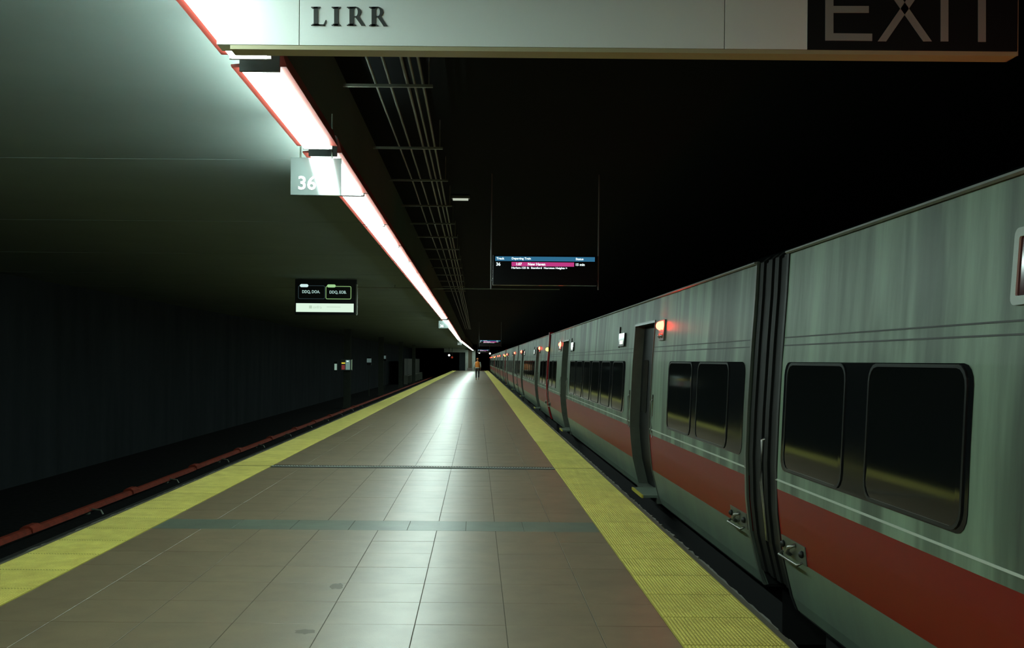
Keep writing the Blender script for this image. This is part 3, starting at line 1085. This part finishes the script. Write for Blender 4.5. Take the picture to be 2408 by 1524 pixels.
# painted red end posts with amber lamps where two married pairs meet
M_POST = mat('red_end_post', (.34, .012, .016), .35)
for k in (2, 4, 6):
    c = cars[k]
    bm = bmesh.new()
    zs = [2.42, 2.2, 1.9, 1.6, 1.25, .9, .58, .33, .1, -.07]
    extrude_poly(bm, [(px_(min(z, 2.34)) - .03, z) for z in zs] + [(px_(min(z, 2.34)) + .10, z) for z in reversed(zs)], -HL - .33, -HL - .19)
    p = obj('end_post', bm, M_POST, c)
    for q in (-.32, -.05):
        bm = bmesh.new()
        dome(bm, (px_(1.93) - .035, -HL + q, 1.93), .055)
        obj('amber_lamp', bm, E_AMB, p, smooth=True)
    bobj('lamp_bracket', (px_(1.93) - .034, px_(1.93) + .04, -HL - .36, -HL - .0, 1.86, 2.0), M_DARK, p)

# ------------------------------------------------------------------ far side of the empty track
ordc = ['nearest', 'second', 'third', 'fourth']
for k, y in enumerate((57, 77, 97, 117)):
    t = thing('steel_column', ['green steel column under the lit equipment panel', 'green steel column beyond the equipment panel', 'green steel column, third along the empty track', 'green steel column beside the far pale wall'][k], 'column', (-7.4, y, -1.2), 'columns beyond the empty track')
    bobj('web', (-.02, .02, -.18, .18, 0, CEIL_Z + 1.2), M_COLM, t)
    for q in (-.19, .17):
        bobj('flange', (-.19, .19, q, q + .022, 0, CEIL_Z + 1.2), M_COLM, t)
    bobj('base', (-.26, .26, -.26, .26, 0, .05), M_COLM, t)
t = thing('equipment_panel', 'small lit panel with yellow and red spots on a steel column', 'panel', (-7.4, 56.6, 0.94))
bobj('cabinet', (-.32, .32, 0, .15, 0, .66), mat('cabinet', (.10, .12, .11), .5), t)
bobj('poster', (-.05, .2, -.01, .001, .05, .60), emis('poster', (.13, .22, .19), 1), t)
bobj('lamp_tube', (.0, .12, -.02, -.009, .5, .57), emis('poster_lamp', (.6, .85, .75), 1), t)
bobj('red_sheet', (-.28, -.09, -.01, .001, .06, .32), emis('red_sheet', (.16, .03, .03), 1), t)
bobj('yellow_lamp', (-.28, -.08, -.012, .001, .39, .46), emis('yellow_lamp', (.75, .6, .05), 1), t)
bobj('edge_strip', (.26, .32, -.01, .001, .05, .62), emis('edge_strip', (.10, .16, .10), 1), t)
t = thing('wall_box', 'narrow pale box left of the lit equipment panel', 'box', (-8.1, 57.2, .9))
bobj('case', (-.1, .1, 0, .12, 0, .55), M_COLM, t)
bobj('lit_front', (-.07, .07, -.01, .001, .06, .42), emis('box_front', (.22, .34, .27), 1), t)
for i, (px, py, Yd, s_) in enumerate(((868, 850, 75, .17), (905, 842, 95, .09))):
    t = thing('track_signal', ['faint pale signal beyond the equipment panel', 'faintest signal, high beyond the equipment panel'][i], 'signal', ((px - VPX) / FPX * Yd, Yd, H + (VPY - py) / FPX * Yd - .15))
    bobj('case', (-.15, .15, 0, .15, -.2, .4), M_DARK, t)
    bobj('lens', (-s_, s_, -.01, .001, 0, .3), emis('signal_pale', (.07, .11, .10), 1), t)
    bobj('mast', (-.03, .03, .05, .11, -(H + (VPY - py) / FPX * Yd - .15) - 1.2, -.2), M_COLM, t)

# pale partition along the far track
w = thing('partition', 'pale greenish wall panel standing beyond the empty track near the far end', 'partition', (-8.2, 112, -1.2))
for k in range(5):
    bobj('wall_panel', (-.06, .06, k * 6 + .05, k * 6 + 5.95, 0, 2.9), M_COLM, w)
bobj('handrail', (.4, .46, 0, 30, .95, 1.02), M_GALV, w)
for k in range(6):
    bobj('post', (.0, .46, k * 6 - .05, k * 6 + .05, 0, 1.0), M_GALV, w)

# end of the platform: stair house with pale lintel and piers
YE = 150.0
e = thing('stair_house', 'pale beam and piers of the stair enclosure at the platform end', 'stair enclosure', (0, YE, 0))
fx = lambda px: (px - VPX) / FPX * YE
fz = lambda py: H + (VPY - py) / FPX * YE
bobj('lintel', (fx(1044), fx(1094), 0, .6, fz(829), fz(819)), M_PALE, e)
bobj('pier', (fx(1094), fx(1101), .1, .7, 0, fz(822)), M_PALE, e)
bobj('pier', (fx(1110), fx(1118), .1, .7, 0, fz(822)), M_PALE, e)
bobj('door_leaf', (fx(1101), fx(1110), .4, .5, 0, fz(822)), M_BROWN, e)
bobj('side_wall', (fx(1080), fx(1094), .3, .9, 0, fz(829)), M_SOOT, e)
bobj('kick_panel', (fx(1099), fx(1111), -.3, 0, 0, .4), mat('kick', (.25, .2, .18), .7), e)
for i, (px, py, Yd, sz, m, lab) in enumerate(((1056, 836, 140, .14, E_WHT, 'white lamp under the pale far beam'), (1127, 829, 140, .14, E_WHT, 'white lamp right of the far piers'),
                                              (1152, 831, 150, .13, E_WHT, 'white lamp over the far end of the train'), (1063, 841, 141, .15, emis('dull_red', (.5, .06, .03), .4), 'dull red lamp under the pale far beam'))):
    t = thing('tunnel_lamp', lab, 'light', ((px - VPX) / FPX * Yd, Yd, H + (VPY - py) / FPX * Yd), 'small lamps at the platform end')
    bm = bmesh.new()
    dome(bm, (0, 0, 0), sz, axis=(0, -1, 0), flat=.5)
    obj('lens', bm, m, t, smooth=True)
    bobj('mount', (-.12, .12, 0, .1, -.12, .12), M_DARK, t)
    zz = CEIL_Z - t.location.z
    bobj('stem', (-.03, .03, .02, .08, .1, zz), M_DARK, t)

# ------------------------------------------------------------------ the person
P = thing('person', 'person in orange vest and dark trousers walking along the far platform', 'person', (0.07, 80, 0))
def skin_chain(name, verts, edges, radii, m, parent, sub=2, root=0):
    me = bpy.data.meshes.new(name)
    me.from_pydata(verts, edges, [])
    me.materials.append(m)
    o = link(name, me, parent)
    sk = o.modifiers.new('skin', 'SKIN')
    sk.use_smooth_shade = True
    for i, r in enumerate(radii):
        me.skin_vertices[0].data[i].radius = r if isinstance(r, tuple) else (r, r)
    me.skin_vertices[0].data[root].use_root = True
    ss = o.modifiers.new('sub', 'SUBSURF')
    ss.levels = ss.render_levels = sub
    return o
M_SKIN = mat('skin', (.36, .20, .12), .6)
M_VEST = mat('orange_vest', (.75, .22, .02), .6)
M_SLEEVE = mat('pale_sleeve', (.62, .64, .55), .7)
M_SHORT = mat('dark_shorts', (.03, .028, .03), .8)
M_HAIR = mat('orange_cap', (.55, .17, .05), .7)
V, Ed, Rd = [], [], []
def jv(p, r, frm=None):
    V.append(p); Rd.append(r)
    if frm is not None: Ed.append((frm, len(V) - 1))
    return len(V) - 1
pel = jv((0, 0, .96), (.14, .10))
bel = jv((0, .01, 1.12), (.13, .095), pel)
che = jv((0, .03, 1.34), (.155, .105), bel)
nb = jv((0, .03, 1.48), (.07, .06), che)
nk = jv((0, .045, 1.55), (.052, .055), nb)
h1 = jv((0, .06, 1.63), (.078, .092), nk)
h2 = jv((0, .06, 1.72), (.07, .085), h1)
for s_ in (-1, 1):
    hp = jv((s_ * .095, 0, .90), (.085, .085), pel)
    kn = jv((s_ * .10, .10 if s_ < 0 else -.06, .50), .056, hp)
    cf = jv((s_ * .10, .06 if s_ < 0 else -.20, .34), .052, kn)
    an = jv((s_ * .10, .02 if s_ < 0 else -.34, .10 if s_ < 0 else .17), .036, cf)
    hl = jv((s_ * .10, .02 if s_ < 0 else -.36, .045 if s_ < 0 else .11), (.04, .04), an)
    jv((s_ * .11, .17 if s_ < 0 else -.22, .03 if s_ < 0 else .04), (.04, .026), hl)
    sh = jv((s_ * .19, .03, 1.42), (.06, .06), che)
    el = jv((s_ * .255, -.02 if s_ < 0 else .03, 1.14), .043, sh)
    wr = jv((s_ * .25, .08 if s_ < 0 else .13, .93), .031, el)
    pm_ = jv((s_ * .245, .12 if s_ < 0 else .16, .86), (.022, .038), wr)
    for f in range(4):
        fx_ = -.027 + .018 * f
        a = jv((s_ * .245, .13 + fx_ + (.0 if s_ < 0 else .04), .80), .010, pm_)
        jv((s_ * .235, .14 + fx_ + (.0 if s_ < 0 else .04), .765 + .006 * abs(f - 1)), .008, a)
    a = jv((s_ * .225, .16 if s_ < 0 else .20, .85), .011, pm_)
    jv((s_ * .215, .175 if s_ < 0 else .215, .82), .009, a)
body = skin_chain('body', V, Ed, Rd, M_SKIN, P, sub=1)
# sleeves, vest, shorts, cap
for s_ in (-1, 1):
    skin_chain('sleeve', [(s_ * .16, .03, 1.43), (s_ * .20, .03, 1.40), (s_ * .257, -.02 if s_ < 0 else .03, 1.14), (s_ * .252, .05 if s_ < 0 else .10, 1.0)], [(0, 1), (1, 2), (2, 3)], [.06, .072, .056, .046], M_SLEEVE, P, 1)
    skin_chain('trouser_leg', [(s_ * .085, 0, .94), (s_ * .10, .03 if s_ < 0 else -.01, .76), (s_ * .102, .09 if s_ < 0 else -.06, .52), (s_ * .10, .06 if s_ < 0 else -.20, .34), (s_ * .10, .02 if s_ < 0 else -.33, .14 if s_ < 0 else .19)], [(0, 1), (1, 2), (2, 3), (3, 4)], [.10, .09, .07, .062, .05], M_SHORT, P, 1)
def loft(name, rings, m, parent, n=16):
    bm = bmesh.new()
    rr = []
    for cx, cy, z, rx, ry in rings:
        rr.append([bm.verts.new((cx + rx * math.cos(2 * PI * k / n), cy + ry * math.sin(2 * PI * k / n), z)) for k in range(n)])
    for a, b in zip(rr, rr[1:]):
        for k in range(n):
            bm.faces.new((a[k], a[(k + 1) % n], b[(k + 1) % n], b[k]))
    bm.faces.new(rr[-1]); bm.faces.new(list(reversed(rr[0])))
    return obj(name, bm, m, parent, smooth=True)
loft('vest', [(0, .0, .98, .175, .125), (0, .0, 1.05, .178, .128), (0, .015, 1.2, .175, .128), (0, .025, 1.35, .19, .13), (0, .03, 1.44, .175, .11), (0, .035, 1.50, .085, .075)], M_VEST, P)
loft('vest_hem', [(0, 0, .955, .172, .122), (0, 0, 1.02, .181, .131)], M_SLEEVE, P)
loft('waistband', [(0, 0, .86, .165, .115), (0, 0, .97, .165, .118)], M_SHORT, P)
loft('cap', [(0, .05, 1.66, .088, .102), (0, .05, 1.72, .085, .10), (0, .055, 1.765, .06, .072), (0, .055, 1.778, .02, .03)], M_HAIR, P)
